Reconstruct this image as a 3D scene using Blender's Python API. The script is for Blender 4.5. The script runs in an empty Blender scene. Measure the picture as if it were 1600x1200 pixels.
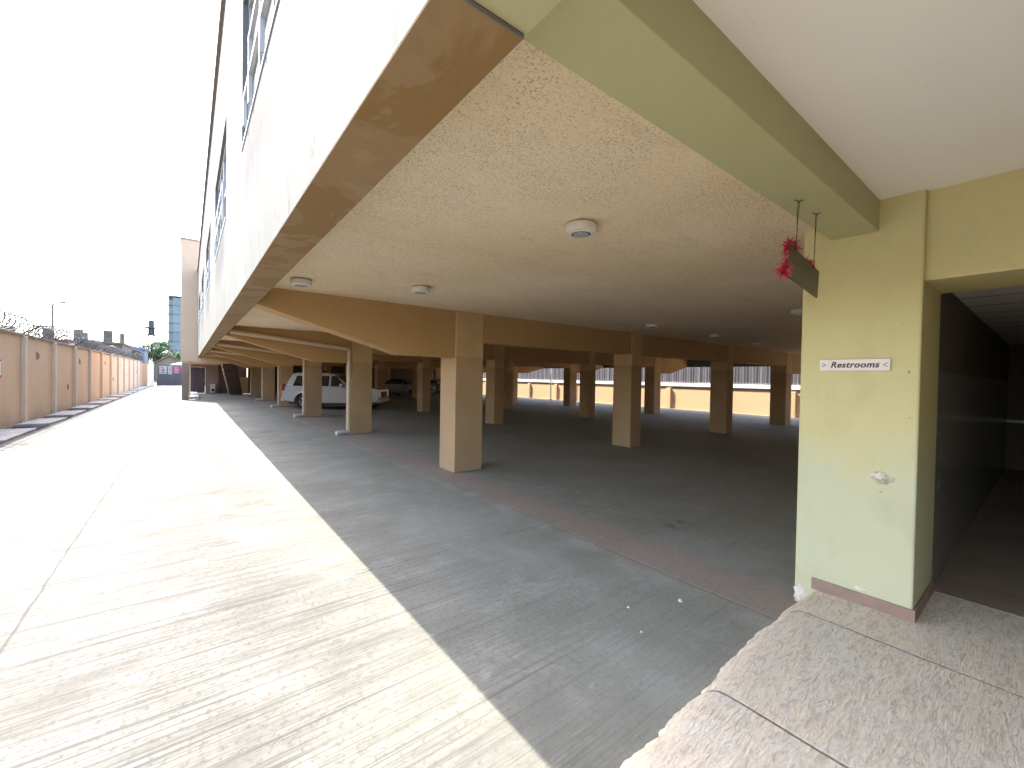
import bpy, math, random
from mathutils import Vector, Matrix, Quaternion
random.seed(11)
S = bpy.context.scene
COL = S.collection
R_ = math.radians

# ------------------------------------------------------------------ materials
class M:
    """tiny node builder; all textures are in world position or object space"""
    def __init__(s, name):
        s.m = bpy.data.materials.new(name); s.m.use_nodes = True
        s.nt = s.m.node_tree; s.n = s.nt.nodes; s.b = s.n['Principled BSDF']
        s.geo = s.n.new('ShaderNodeNewGeometry')
        s.pos = s.geo.outputs['Position']
    def link(s, a, b): s.nt.links.new(a, b)
    def val(s, sock, v):
        if hasattr(v, 'is_output'): s.link(v, sock)
        elif isinstance(v, (tuple, list)) and len(v) == 3 and sock.type == 'RGBA': sock.default_value = (*v, 1)
        else: sock.default_value = v
    def vec(s, sc, rot=(0, 0, 0)):
        q = s.n.new('ShaderNodeMapping'); q.inputs['Scale'].default_value = sc; q.inputs['Rotation'].default_value = rot
        s.link(s.pos, q.inputs['Vector']); return q.outputs[0]
    def noise(s, scale, detail=6, rough=.6, v=None, dist=0):
        q = s.n.new('ShaderNodeTexNoise'); q.inputs['Scale'].default_value = scale
        q.inputs['Detail'].default_value = detail; q.inputs['Roughness'].default_value = rough
        q.inputs['Distortion'].default_value = dist
        s.link(v or s.pos, q.inputs['Vector']); return q.outputs['Fac']
    def voro(s, scale, v=None, feat='F1'):
        q = s.n.new('ShaderNodeTexVoronoi'); q.feature = feat; q.inputs['Scale'].default_value = scale
        s.link(v or s.pos, q.inputs['Vector']); return q.outputs['Distance']
    def ramp(s, f, a, b, ca=(0, 0, 0), cb=(1, 1, 1)):
        q = s.n.new('ShaderNodeMapRange'); q.inputs[1].default_value = a; q.inputs[2].default_value = b
        s.link(f, q.inputs[0]); return q.outputs[0]
    def mix(s, f, a, b, mode='MIX'):
        q = s.n.new('ShaderNodeMix'); q.data_type = 'RGBA'; q.blend_type = mode
        s.val(q.inputs[0], f); s.val(q.inputs[6], a); s.val(q.inputs[7], b); return q.outputs[2]
    def math(s, op, a, b=0., c=None):
        q = s.n.new('ShaderNodeMath'); q.operation = op
        s.val(q.inputs[0], a); s.val(q.inputs[1], b)
        if c is not None: s.val(q.inputs[2], c)
        return q.outputs[0]
    def xyz(s):
        q = s.n.new('ShaderNodeSeparateXYZ'); s.link(s.pos, q.inputs[0]); return q.outputs
    def bump(s, h, strength, dist=.01):
        q = s.n.new('ShaderNodeBump'); q.inputs['Strength'].default_value = strength; q.inputs['Distance'].default_value = dist
        s.link(h, q.inputs['Height']); s.link(q.outputs[0], s.b.inputs['Normal'])
    def out(s, col, rough=.8, metal=0, spec=None):
        s.val(s.b.inputs['Base Color'], col); s.val(s.b.inputs['Roughness'], rough); s.val(s.b.inputs['Metallic'], metal)
        if spec is not None: s.b.inputs['Specular IOR Level'].default_value = spec
        return s.m

def plain(name, col, rough=.6, metal=0, var=.18, sc=6., bump=.15, spec=None):
    k = M(name); n = k.noise(sc, 5)
    c = k.mix(k.ramp(n, .3, .7), tuple(v*(1-var) for v in col), tuple(min(1, v*(1+var*.6)) for v in col))
    if bump: k.bump(k.noise(60, 3), bump, .004)
    return k.out(c, rough, metal, spec)

def paint(name, col, stain=.25, low=None, lowz=2.05, scuff=True, bump=.25, streak=.0, rough=.75, scuffz=.25, bounce_tint=None):
    """painted render, optional second colour under lowz, dirt blotches, hairline bump"""
    k = M(name); P = k.xyz()
    c = col
    if low is not None:
        wob = k.math('MULTIPLY_ADD', k.noise(9, 2), .02, lowz-.01)
        f = k.math('GREATER_THAN', P[2], wob)
        c = k.mix(f, low, col)
    d = k.ramp(k.noise(1.3, 7, .65), .38, .75)
    c = k.mix(k.math('MULTIPLY', d, stain), c, tuple(v*.55 for v in col))
    d2 = k.ramp(k.noise(.6, 4, .5, dist=1.), .45, .7)
    c = k.mix(k.math('MULTIPLY', d2, stain*.6), c, tuple(min(1, v*1.25+.02) for v in col))
    if scuff:
        near = k.ramp(P[2], scuffz, .0)
        sp = k.ramp(k.noise(14, 6, .7), .5, .62)
        c = k.mix(k.math('MULTIPLY', k.math('MULTIPLY', near, sp), .75), c, (.33, .29, .24))
    if bounce_tint:
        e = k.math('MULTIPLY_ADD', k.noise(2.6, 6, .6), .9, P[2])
        c = k.mix(k.math('MULTIPLY', k.ramp(e, 1.9, 1.40), .8), c, bounce_tint)  # paler lower part: ground bounce light painted into the colour
        gr = k.ramp(k.noise(3.2, 6, .65, k.vec((1, 1, .5))), .52, .7)
        c = k.mix(k.math('MULTIPLY', gr, .22), c, (.33, .28, .15))
    if streak:
        v = k.vec((5., 5., .22)); st = k.ramp(k.noise(1., 6, .7, v), .56, .72)
        c = k.mix(k.math('MULTIPLY', st, streak), c, (.16, .15, .14))
    hm = k.math('MULTIPLY', k.ramp(k.noise(7, 5, .6), .56, .70), k.ramp(k.noise(1.5, 3), .45, .6))
    c = k.mix(k.math('MULTIPLY', hm, stain*.9), c, tuple(v*.6 for v in col))
    # small dark chips
    ch = k.ramp(k.noise(38, 2, .5), .74, .78)
    c = k.mix(k.math('MULTIPLY', ch, .35), c, tuple(v*.4 for v in col))
    k.bump(k.math('ADD', k.noise(5, 5), k.math('MULTIPLY', k.noise(90, 4), .35)), bump, .012)
    return k.out(c, rough)

def concrete_ground():
    k = M('ground_concrete'); P = k.xyz()
    warp = k.noise(.7, 3)
    big = k.noise(.32, 6, .62, dist=.8)
    med = k.noise(2.2, 8, .68, dist=.6)
    v1 = k.vec((.45, 7., 1.), (0, 0, R_(2))); streak = k.noise(1.3, 7, .68, v1)
    v2 = k.vec((1.1, 95., 1.), (0, 0, R_(2))); brush = k.noise(1., 3, .6, v2)
    v3 = k.vec((.35, 26., 1.), (0, 0, R_(1.4))); line = k.noise(1., 4, .6, v3)
    sun_dim = k.ramp(k.math('MULTIPLY_ADD', k.noise(.55, 5), 2.4, P[0]), 3.55, 1.55)      # drive colour darkened to offset the sunlight, shaded floor painted paler
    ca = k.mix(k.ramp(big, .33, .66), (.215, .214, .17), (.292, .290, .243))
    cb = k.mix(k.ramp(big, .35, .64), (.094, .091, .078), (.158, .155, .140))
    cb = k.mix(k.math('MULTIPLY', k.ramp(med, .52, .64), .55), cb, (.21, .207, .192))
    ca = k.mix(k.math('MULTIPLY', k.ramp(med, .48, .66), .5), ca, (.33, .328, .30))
    c = k.mix(sun_dim, ca, cb)
    sun_dim_w = k.math('MULTIPLY_ADD', sun_dim, .74, .26)
    dk = k.mix(sun_dim, (.16, .152, .126), (.047, .043, .034))
    c = k.mix(k.math('MULTIPLY', k.math('MULTIPLY', k.ramp(streak, .48, .68), k.math('MULTIPLY', sun_dim_w, k.ramp(k.noise(1.4, 5, .6), .36, .58))), .72), c, dk)
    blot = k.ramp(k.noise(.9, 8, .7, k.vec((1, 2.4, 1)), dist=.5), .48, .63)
    c = k.mix(k.math('MULTIPLY', k.math('MULTIPLY', blot, sun_dim_w), .72), c, k.mix(sun_dim, (.19, .183, .155), (.052, .047, .038)))
    c = k.mix(k.math('MULTIPLY', k.ramp(line, .55, .64), k.math('MULTIPLY', sun_dim_w, .85)), c, k.mix(sun_dim, (.14, .13, .107), (.036, .033, .027)))
    c = k.mix(k.math('MULTIPLY', k.ramp(brush, .5, .62), k.math('MULTIPLY', sun_dim_w, .8)), c, k.mix(sun_dim, (.15, .143, .12), (.040, .037, .030)))
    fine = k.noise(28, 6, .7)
    c = k.mix(k.math('MULTIPLY', k.ramp(fine, .52, .62), k.math('MULTIPLY_ADD', sun_dim, .25, .5)), c, k.mix(sun_dim, (.18, .17, .145), (.046, .043, .036)))
    # bluish worn film patches
    c = k.mix(k.math('MULTIPLY', k.ramp(k.noise(.55, 4, .55, k.vec((1, 1.4, 1))), .5, .68), k.math('MULTIPLY_ADD', sun_dim, -.22, .24)), c, (.33, .35, .345))
    # reddish dusty strip along the front row of columns
    dx = k.math('ABSOLUTE', k.math('SUBTRACT', k.math('MULTIPLY_ADD', warp, .25, P[0]), 3.72))
    band = k.math('MULTIPLY', k.ramp(dx, .42, .12), k.ramp(k.noise(17, 7, .75), .40, .56))
    c = k.mix(k.math('MULTIPLY', band, .75), c, (.36, .235, .19))
    pale = k.math('MULTIPLY', k.ramp(k.math('ABSOLUTE', k.math('SUBTRACT', k.math('MULTIPLY_ADD', warp, .2, P[0]), 3.32)), .16, .04), k.ramp(k.noise(2.2, 6, .65), .40, .62))
    c = k.mix(k.math('MULTIPLY', pale, .5), c, (.38, .36, .31))
    grv = k.ramp(k.noise(42, 4, .7), .50, .60)
    gm = k.ramp(k.noise(.8, 6, .7, dist=.8), .44, .64)
    c = k.mix(k.math('MULTIPLY', k.math('MULTIPLY', grv, gm), k.math('MULTIPLY_ADD', sun_dim, -.2, .5)), c, (.135, .122, .098))
    scf = k.ramp(k.noise(1., 7, .75, k.vec((1.6, 5., 1.), (0, 0, R_(20))), dist=1.), .60, .66)
    c = k.mix(k.math('MULTIPLY', scf, k.math('MULTIPLY_ADD', sun_dim, -.3, .42)), c, (.36, .355, .32))
    # wheel dust inside the bays
    ins = k.ramp(P[0], 3.6, 5.2)
    c = k.mix(k.math('MULTIPLY', ins, .22), c, (.215, .182, .137))
    # joints: one long, ragged, plus crosswise ones every 4.6 m
    jn = k.noise(3.1, 6, .7)
    jx = k.math('ABSOLUTE', k.math('SUBTRACT', k.math('MULTIPLY_ADD', jn, .055, P[0]), -.855))
    j1 = k.ramp(jx, .015, .003)
    jy = k.math('ABSOLUTE', k.math('SUBTRACT', k.math('PINGPONG', k.math('MULTIPLY_ADD', jn, .12, k.math('ADD', P[1], .95)), 2.3), 0.))
    j2 = k.math('MULTIPLY', k.ramp(jy, .02, .003), k.ramp(k.noise(1.7, 3), .42, .5))
    jx3 = k.math('ABSOLUTE', k.math('SUBTRACT', k.math('MULTIPLY_ADD', jn, .06, P[0]), 3.36))
    j3 = k.ramp(jx3, .022, .006)
    brk = k.ramp(k.noise(2.3, 4, .6), .25, .42)
    jj = k.math('MULTIPLY', k.math('MAXIMUM', j1, j2), brk)
    jj = k.math('MAXIMUM', jj, k.math('MULTIPLY', j3, .35))
    c = k.mix(k.math('MULTIPLY', jj, k.math('MULTIPLY_ADD', sun_dim, .35, .25)), c, (.045, .04, .033))
    # oil spots
    oil = k.ramp(k.voro(.42, k.vec((1, 1, 1))), .10, .05)
    oil = k.math('MULTIPLY', oil, k.ramp(k.noise(6, 5), .42, .6))
    c = k.mix(k.math('MULTIPLY', oil, .55), c, (.07, .065, .06))
    pebb = k.ramp(k.noise(55, 1, .4), .77, .79)
    c = k.mix(k.math('MULTIPLY', pebb, .6), c, (.08, .075, .07))
    h = k.math('ADD', k.math('MULTIPLY', brush, .55), k.math('ADD', k.math('MULTIPLY', fine, .5), k.math('MULTIPLY', med, .8)))
    h = k.math('SUBTRACT', h, k.math('MULTIPLY', jj, 1.2))
    k.bump(h, .5, .012)
    return k.out(c, k.ramp(big, .2, .8, ) if False else .78)

def stamped_floor():
    k = M('stamped_concrete'); P = k.xyz()
    v = k.vec((9., 38., 6.), (0, 0, R_(4))); st = k.noise(1., 6, .7, v, dist=1.4)
    v2 = k.vec((22., 75., 16.), (0, 0, R_(-3))); st2 = k.noise(1., 4, .65, v2, dist=.8)
    big = k.noise(1.1, 5, .6); med = k.noise(4.5, 6, .65)
    c = k.mix(k.ramp(big, .35, .66), (.78, .635, .45), (.85, .745, .57))
    c = k.mix(k.math('MULTIPLY', k.ramp(st, .47, .6), .75), c, (.50, .40, .31))
    c = k.mix(k.math('MULTIPLY', k.ramp(med, .5, .68), .5), c, (.62, .57, .50))
    c = k.mix(k.math('MULTIPLY', k.ramp(st2, .5, .6), .6), c, (.86, .77, .67))
    jx = k.math('PINGPONG', k.math('MULTIPLY_ADD', k.noise(5, 3), .02, k.math('SUBTRACT', P[0], .935)), .59)
    j = k.ramp(jx, .012, .003)
    jy = k.math('PINGPONG', k.math('MULTIPLY_ADD', k.noise(5, 3), .02, k.math('ADD', P[1], .05)), .9)
    j = k.math('MULTIPLY', j, k.ramp(k.noise(3, 3), .3, .45))
    c = k.mix(k.math('MULTIPLY', j, .6), c, (.24, .18, .14))
    h = k.math('ADD', k.math('MULTIPLY', st, 1.), k.math('MULTIPLY', st2, .6))
    h = k.math('SUBTRACT', h, k.math('MULTIPLY', j, .8))
    k.bump(h, .8, .025)
    return k.out(c, .8)

def roughcast():
    k = M('roughcast_soffit')
    big = k.noise(.55, 5, .6); g = k.noise(44, 5, .7)
    c = k.mix(k.ramp(big, .35, .66), (.78, .61, .385), (.84, .70, .505))
    c = k.mix(k.math('MULTIPLY', k.ramp(g, .5, .68), .5), c, (.62, .47, .30))
    sw = k.noise(1., 6, .7, k.vec((2.4, 8., 1), (0, 0, R_(12))), dist=.8)
    c = k.mix(k.math('MULTIPLY', k.ramp(sw, .54, .68), .22), c, (.52, .41, .27))
    reg = k.ramp(k.noise(.75, 6, .7, dist=.5), .34, .62)
    sp = k.ramp(k.noise(88, 3, .62, dist=.3), .57, .62)
    sp2 = k.ramp(k.noise(120, 2, .6), .60, .66)
    sp = k.math('MAXIMUM', sp, k.math('MULTIPLY', sp2, .7))
    c = k.mix(k.math('MULTIPLY', k.math('MULTIPLY', sp, reg), .85), c, (.135, .10, .062))
    scr = k.ramp(k.noise(2.2, 8, .75, k.vec((1, 3.5, 1), (0, 0, R_(-25))), dist=1.6), .63, .655)
    c = k.mix(k.math('MULTIPLY', scr, .35), c, (.28, .21, .135))
    lt = k.ramp(k.noise(52, 4, .6), .60, .68)
    c = k.mix(k.math('MULTIPLY', lt, .4), c, (.90, .80, .62))
    k.bump(k.math('ADD', g, k.math('MULTIPLY', k.noise(110, 3), .4)), .8, .010)
    return k.out(c, .9)

def facade():
    k = M('white_render_facade'); P = k.xyz()
    big = k.noise(.8, 5)
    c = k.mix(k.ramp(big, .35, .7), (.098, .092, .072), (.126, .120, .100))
    v = k.vec((6., 6., .3)); st = k.noise(1., 7, .72, v, dist=.3)
    # streaks hang under the sills (4.1 m) and under the coping (8.3 m)
    h1 = k.math('MULTIPLY', k.ramp(P[2], 2.95, 3.7), k.ramp(P[2], 4.16, 4.1))
    h2 = k.math('MULTIPLY', k.ramp(P[2], 6.1, 7.7), 1.)
    reg = k.math('MAXIMUM', h1, h2)
    bay = k.math('PINGPONG', k.math('ADD', P[1], 2.10), 2.93)
    bm = k.math('MAXIMUM', k.math('MULTIPLY', k.ramp(bay, 1.95, 1.1), h1), h2)
    f = k.math('MULTIPLY', k.ramp(k.math('ADD', st, k.math('MULTIPLY', bm, .24)), .52, .70), k.math('MAXIMUM', bm, .15))
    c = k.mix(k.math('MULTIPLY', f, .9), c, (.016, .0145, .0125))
    pk = k.ramp(k.noise(2.3, 6, .6, k.vec((4, 4, .6))), .5, .68)
    c = k.mix(k.math('MULTIPLY', k.math('MULTIPLY', pk, reg), .4), c, (.10, .075, .062))
    bl = k.ramp(k.noise(5.5, 7, .7, k.vec((1, 2.2, .8), (R_(35), 0, 0)), dist=.7), .58, .66)
    c = k.mix(k.math('MULTIPLY', bl, .75), c, (.025, .022, .019))
    k.bump(k.noise(40, 5), .3, .01)
    return k.out(c, .85)

def underside():
    k = M('stained_brown_soffit')
    a = k.noise(1.15, 6, .55, dist=1.1)
    c = k.mix(k.math('MULTIPLY', k.ramp(a, .49, .515), 1.), (.235, .135, .044), (.275, .172, .078))
    b = k.noise(2.7, 5, .6, dist=.5)
    c = k.mix(k.math('MULTIPLY', k.ramp(b, .56, .585), .5), c, (.32, .225, .135))
    c = k.mix(k.math('MULTIPLY', k.ramp(k.noise(11, 5), .52, .68), .25), c, (.19, .12, .06))
    k.bump(k.noise(30, 5), .25, .008)
    return k.out(c, .8)

TAN_HI, TAN_LO = (.55, .36, .19), (.40, .255, .155)
MAT = {}
def mats():
    m = MAT
    m['ground'] = concrete_ground(); m['stamp'] = stamped_floor(); m['rough'] = roughcast(); m['facade'] = facade(); m['under'] = underside(); m['reveal'] = paint('shaded_reveal_render', (.135, .13, .125), .3, scuff=False, streak=.4)  # window reveals: shade of the jambs painted in as grey
    m['beam'] = paint('tan_beam_paint', (.46, .27, .105), .22, scuff=False)
    m['col'] = paint('two_tone_column_paint', (.56, .355, .165), .38, low=(.43, .27, .138), lowz=2.05, scuffz=.5)
    m['brownwall'] = paint('brown_wall_paint', (.10, .058, .048), .3)
    m['pinktower'] = paint('pink_render', (.66, .445, .29), .15, low=(.26, .19, .14), lowz=2.24, streak=.12)
    m['green'] = paint('pale_green_paint', (.60, .515, .24), .14, scuff=True, rough=.55, bump=.16, scuffz=.32, bounce_tint=(.52, .505, .33))
    m['greenbeam'] = paint('pale_green_beam_paint', (.44, .415, .215), .16, scuff=False, rough=.6, bump=.14)
    m['white'] = paint('white_ceiling_paint', (.88, .83, .74), .04, scuff=False, bump=.1)
    m['skirt'] = plain('brown_skirting_tile', (.30, .19, .14), .5, sc=9)
    m['raw'] = plain('raw_plaster', (.74, .68, .55), .9, var=.35, sc=30, bump=.8)
    m['rawdark'] = plain('raw_plaster_dark', (.50, .45, .33), .9, var=.4, sc=30, bump=.8)
    m['peach'] = paint('peach_wall_paint', (.68, .455, .29), .14, streak=.12, scuffz=.5)
    m['pilaster'] = paint('cream_pilaster_paint', (.70, .57, .43), .25, streak=.15, scuffz=.5)
    m['cap'] = paint('white_coping_paint', (.78, .77, .74), .2, scuff=False, streak=.1)
    m['dirtcap'] = paint('weathered_coping', (.30, .25, .20), .5, scuff=False)
    m['peach2'] = paint('orange_peach_wall_paint', (.68, .45, .255), .08, scuffz=.4)
    m['pvc'] = plain('painted_pvc', (.60, .46, .31), .5, var=.12)
    m['slab'] = plain('drain_slab_concrete', (.40, .38, .35), .9, var=.3, sc=4, bump=.5)
    m['pit'] = plain('drain_mud', (.06, .055, .05), .9)
    m['steel'] = plain('dark_steel', (.06, .06, .065), .5, .6, sc=20)
    m['wire'] = plain('rusty_razor_wire', (.10, .085, .08), .55, .4, sc=10, bump=0)
    m['gate'] = plain('grey_gate_paint', (.085, .09, .10), .45, sc=3)
    m['alu'] = plain('white_aluminium', (.42, .42, .41), .35, var=.06)
    m['glass'] = plain('window_glass', (.10, .10, .10), .5, bump=0, spec=.12)
    m['lampw'] = plain('lamp_white_plastic', (.66, .60, .50), .45, var=.1)
    m['lampd'] = plain('lamp_diffuser', (.36, .40, .40), .25, var=.05)
    m['darkbrown'] = plain('dark_brown_board', (.055, .046, .03), .35, var=.12)
    m['darkbrown2'] = plain('board_reflection', (.085, .077, .048), .35, var=.12)
    m['tinsel'] = plain('red_tinsel', (.52, .02, .05), .3, .35, var=.4, sc=60, bump=0)
    m['signw'] = plain('sign_white', (.78, .66, .60), .35, var=.05, bump=0)
    m['ink'] = plain('sign_ink', (.02, .02, .022), .5, bump=0)
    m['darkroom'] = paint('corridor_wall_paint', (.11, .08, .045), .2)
    m['corrdim'] = plain('dimmed_corridor_floor', (.30, .225, .165), .55, sc=3, bump=.2)
    m['dado'] = plain('corridor_wall_tile', (.22, .20, .17), .25, bump=0)
    m['door'] = plain('maroon_door_paint', (.09, .055, .07), .4, sc=3)
    m['brass'] = plain('brass', (.5, .36, .12), .3, 1)
    m['rail'] = plain('railing_paint', (.20, .19, .18), .5)
    m['corr'] = plain('dark_sheet_cladding', (.028, .02, .022), .7, var=.4, sc=1.2)
    m['block'] = plain('grey_block', (.16, .135, .115), .95, var=.35, sc=3)
    m['tank'] = plain('black_tank', (.06, .055, .055), .6)
    m['bluew'] = plain('pale_blue_render', (.20, .22, .27), .8, sc=1)
    m['tarp'] = plain('blue_roof_sheet', (.07, .16, .34), .5, sc=2)
    m['rust'] = plain('rust_sheet', (.28, .12, .09), .8, sc=2)
    m['bark'] = plain('bark', (.11, .08, .06), .9, sc=12)
    k = M('leaf'); c = k.mix(k.ramp(k.noise(1.1, 3), .35, .65), (.035, .085, .03), (.085, .16, .06)); m['leaf'] = k.out(c, .6)
    m['roofb'] = plain('beige_roof_sheet', (.24, .19, .13), .7)
    m['canvas'] = plain('white_canvas', (.30, .31, .32), .8)
    m['red'] = plain('red_poster', (.62, .05, .10), .5, var=.3, sc=8, bump=0)
    m['poster'] = plain('white_poster', (.75, .73, .74), .5, var=.15, sc=8, bump=0)
    k = M('tower_glass'); P = k.xyz()
    fl = k.math('PINGPONG', P[2], 1.65); c = k.mix(k.ramp(fl, .28, .22), (.14, .175, .185), (.23, .235, .23))
    c = k.mix(k.math('MULTIPLY', k.ramp(k.noise(.16, 3), .4, .6), .7), c, (.20, .225, .23)); m['hr'] = k.out(c, .3)
    m['carw'] = plain('silver_white_car_paint', (.46, .45, .43), .22, .15, var=.05, sc=2, bump=0, spec=.6)
    m['card'] = plain('dark_car_paint', (.03, .03, .035), .2, .2, var=.05, bump=0, spec=.6)
    m['carglass'] = plain('car_glass', (.012, .013, .015), .06, bump=0, spec=.6)
    m['tyre'] = plain('tyre_rubber', (.018, .018, .018), .85)
    m['rim'] = plain('alloy_rim', (.5, .5, .5), .3, .8)
    m['plast'] = plain('black_plastic', (.03, .03, .03), .6)
    m['tail'] = plain('tail_lamp_lens', (.35, .02, .02), .2, bump=0)
    m['head'] = plain('head_lamp_lens', (.6, .6, .6), .15, bump=0)
    m['stone2'] = plain('pale_concrete_band', (.17, .175, .17), .8)
    m['dirt'] = plain('rust_stain_render', (.26, .14, .08), .9, var=.4, sc=30)
    m['step'] = plain('white_step_paint', (.78, .77, .74), .7)
    k = M('tile_ceiling'); P = k.xyz()
    gx = k.math('PINGPONG', P[0], .3); gy = k.math('PINGPONG', P[1], .6)
    g = k.math('MAXIMUM', k.ramp(gx, .02, .012), k.ramp(gy, .03, .02))
    c = k.mix(g, (.62, .58, .52), (.15, .14, .12)); m['tileceil'] = k.out(c, .8)
    m['cream'] = plain('cream_box', (.62, .58, .48), .5)
    m['stone'] = plain('pale_stone', (.62, .60, .56), .9)
mats()

# ------------------------------------------------------------------ geometry
class MB:
    def __init__(s): s.v = []; s.f = []; s.mi = []; s.mats = []
    def slot(s, m):
        m = MAT[m] if isinstance(m, str) else m
        if m not in s.mats: s.mats.append(m)
        return s.mats.index(m)
    def add(s, vs, fs, m):
        o = len(s.v); s.v += [tuple(p) for p in vs]; i = s.slot(m)
        for f in fs: s.f.append(tuple(a+o for a in f)); s.mi.append(i)
    def box(s, x0, x1, y0, y1, z0, z1, m, M4=None):
        vs = [(x, y, z) for z in (z0, z1) for y in (y0, y1) for x in (x0, x1)]
        if M4 is not None: vs = [M4 @ Vector(p) for p in vs]
        s.add(vs, [(0, 2, 3, 1), (4, 5, 7, 6), (0, 1, 5, 4), (2, 6, 7, 3), (0, 4, 6, 2), (1, 3, 7, 5)], m); return s
    def quad(s, a, b, c, d, m): s.add([a, b, c, d], [(0, 1, 2, 3)], m); return s
    def prism(s, poly, axis, a, b, m):
        """poly of (u,v) extruded along axis; axis 'y': (x,z) polygon, 'x': (y,z), 'z': (x,y)"""
        def P(u, v, w): return {'y': (u, w, v), 'x': (w, u, v), 'z': (u, v, w)}[axis]
        n = len(poly); vs = [P(u, v, a) for u, v in poly]+[P(u, v, b) for u, v in poly]
        fs = [tuple(range(n))[::-1], tuple(range(n, 2*n))]+[(i, (i+1) % n, n+(i+1) % n, n+i) for i in range(n)]
        s.add(vs, fs, m); return s
    def tube(s, pts, r, m, n=8, cap=True):
        pts = [Vector(p) for p in pts]; rs = r if isinstance(r, (list, tuple)) else [r]*len(pts)
        vs = []; fs = []; up = None
        for i, p in enumerate(pts):
            t = (pts[min(i+1, len(pts)-1)]-pts[max(i-1, 0)]).normalized()
            if up is None:
                up = t.orthogonal().normalized()
            up = (up-t*up.dot(t)); up = up.normalized() if up.length > 1e-6 else t.orthogonal().normalized()
            w = t.cross(up)
            for k in range(n):
                a = 2*math.pi*k/n; vs.append(p+(up*math.cos(a)+w*math.sin(a))*rs[i])
        for i in range(len(pts)-1):
            for k in range(n): fs.append((i*n+k, i*n+(k+1) % n, (i+1)*n+(k+1) % n, (i+1)*n+k))
        if cap: fs += [tuple(range(n))[::-1], tuple(range((len(pts)-1)*n, len(pts)*n))]
        s.add(vs, fs, m); return s
    def lathe(s, prof, c, m, n=32, axis='z'):
        vs = []; fs = []
        for r, h in prof:
            for k in range(n):
                a = 2*math.pi*k/n
                u, v = r*math.cos(a), r*math.sin(a)
                vs.append({'z': (c[0]+u, c[1]+v, c[2]+h), 'y': (c[0]+u, c[1]+h, c[2]+v), 'x': (c[0]+h, c[1]+u, c[2]+v)}[axis])
        for i in range(len(prof)-1):
            for k in range(n): fs.append((i*n+k, i*n+(k+1) % n, (i+1)*n+(k+1) % n, (i+1)*n+k))
        fs += [tuple(range(n))[::-1], tuple(range((len(prof)-1)*n, len(prof)*n))]
        s.add(vs, fs, m); return s
    def build(s, name, parent=None, bevel=0, smooth=False, seg=2):
        me = bpy.data.meshes.new(name); me.from_pydata(s.v, [], s.f)
        for m in s.mats: me.materials.append(m)
        for p, i in zip(me.polygons, s.mi): p.material_index = i; p.use_smooth = smooth
        import bmesh
        b = bmesh.new(); b.from_mesh(me); bmesh.ops.recalc_face_normals(b, faces=b.faces); b.to_mesh(me); b.free()
        me.update()
        o = bpy.data.objects.new(name, me); COL.objects.link(o)
        if parent is not None:
            o.parent = parent
            o.matrix_parent_inverse = Matrix.Translation(parent.location).inverted() if parent.get('abs') else Matrix()
        if bevel:
            q = o.modifiers.new('bevel', 'BEVEL'); q.width = bevel; q.segments = seg; q.limit_method = 'ANGLE'; q.angle_limit = R_(35)
        if smooth and bevel == 0:
            try: me.set_sharp_from_angle(angle=R_(40))
            except Exception: pass
        return o

def tag(o, label, cat, group=None, kind=None):
    if label: o['label'] = label
    if cat: o['category'] = cat
    if group: o['group'] = group
    if kind: o['kind'] = kind
    return o
def thing(name, label, cat, loc=(0, 0, 0), rz=0, group=None):
    o = bpy.data.objects.new(name, None); COL.objects.link(o); o.location = loc; o.rotation_euler = (0, 0, rz)
    o.empty_display_size = .2
    return tag(o, label, cat, group)
def athing(name, label, cat, loc, group=None):
    """an Empty at the thing's base whose parts are written in world coordinates"""
    o = thing(name, label, cat, loc, 0, group); o['abs'] = 1; return o
def copy_tree(o, parent=None):
    c = o.copy(); COL.objects.link(c)
    if parent is not None: c.parent = parent; c.matrix_parent_inverse = o.matrix_parent_inverse.copy()
    for ch in list(o.children): copy_tree(ch, c)
    return c
bpy_struct = lambda o: tag(o, None, None, None, 'structure')

# ------------------------------------------------------------------ setting: ground
CX = [3.71, 8.70, 13.70, 18.50]; CWS = [.58, .43, .41, .58]; CW = .58; CD = .56
ROW = [6.42+5.86*i for i in range(6)]                      # fronts of the column rows
g = MB()
DX0, DX1, DY0, DY1 = -4.06, -3.32, 8., 62.                 # drain channel cut-out
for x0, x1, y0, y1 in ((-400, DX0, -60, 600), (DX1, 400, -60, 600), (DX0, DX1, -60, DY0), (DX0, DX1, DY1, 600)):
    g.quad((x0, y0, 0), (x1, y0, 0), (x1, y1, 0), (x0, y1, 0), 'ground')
for a, b in (((DX0, DY0), (DX0, DY1)), ((DX0, DY1), (DX1, DY1)), ((DX1, DY1), (DX1, DY0)), ((DX1, DY0), (DX0, DY0))):
    g.quad((*a, 0), (*b, 0), (*b, -.35), (*a, -.35), 'slab')
g.quad((DX0, DY0, -.35), (DX1, DY0, -.35), (DX1, DY1, -.35), (DX0, DY1, -.35), 'pit')
bpy_struct(g.build('ground'))

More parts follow.
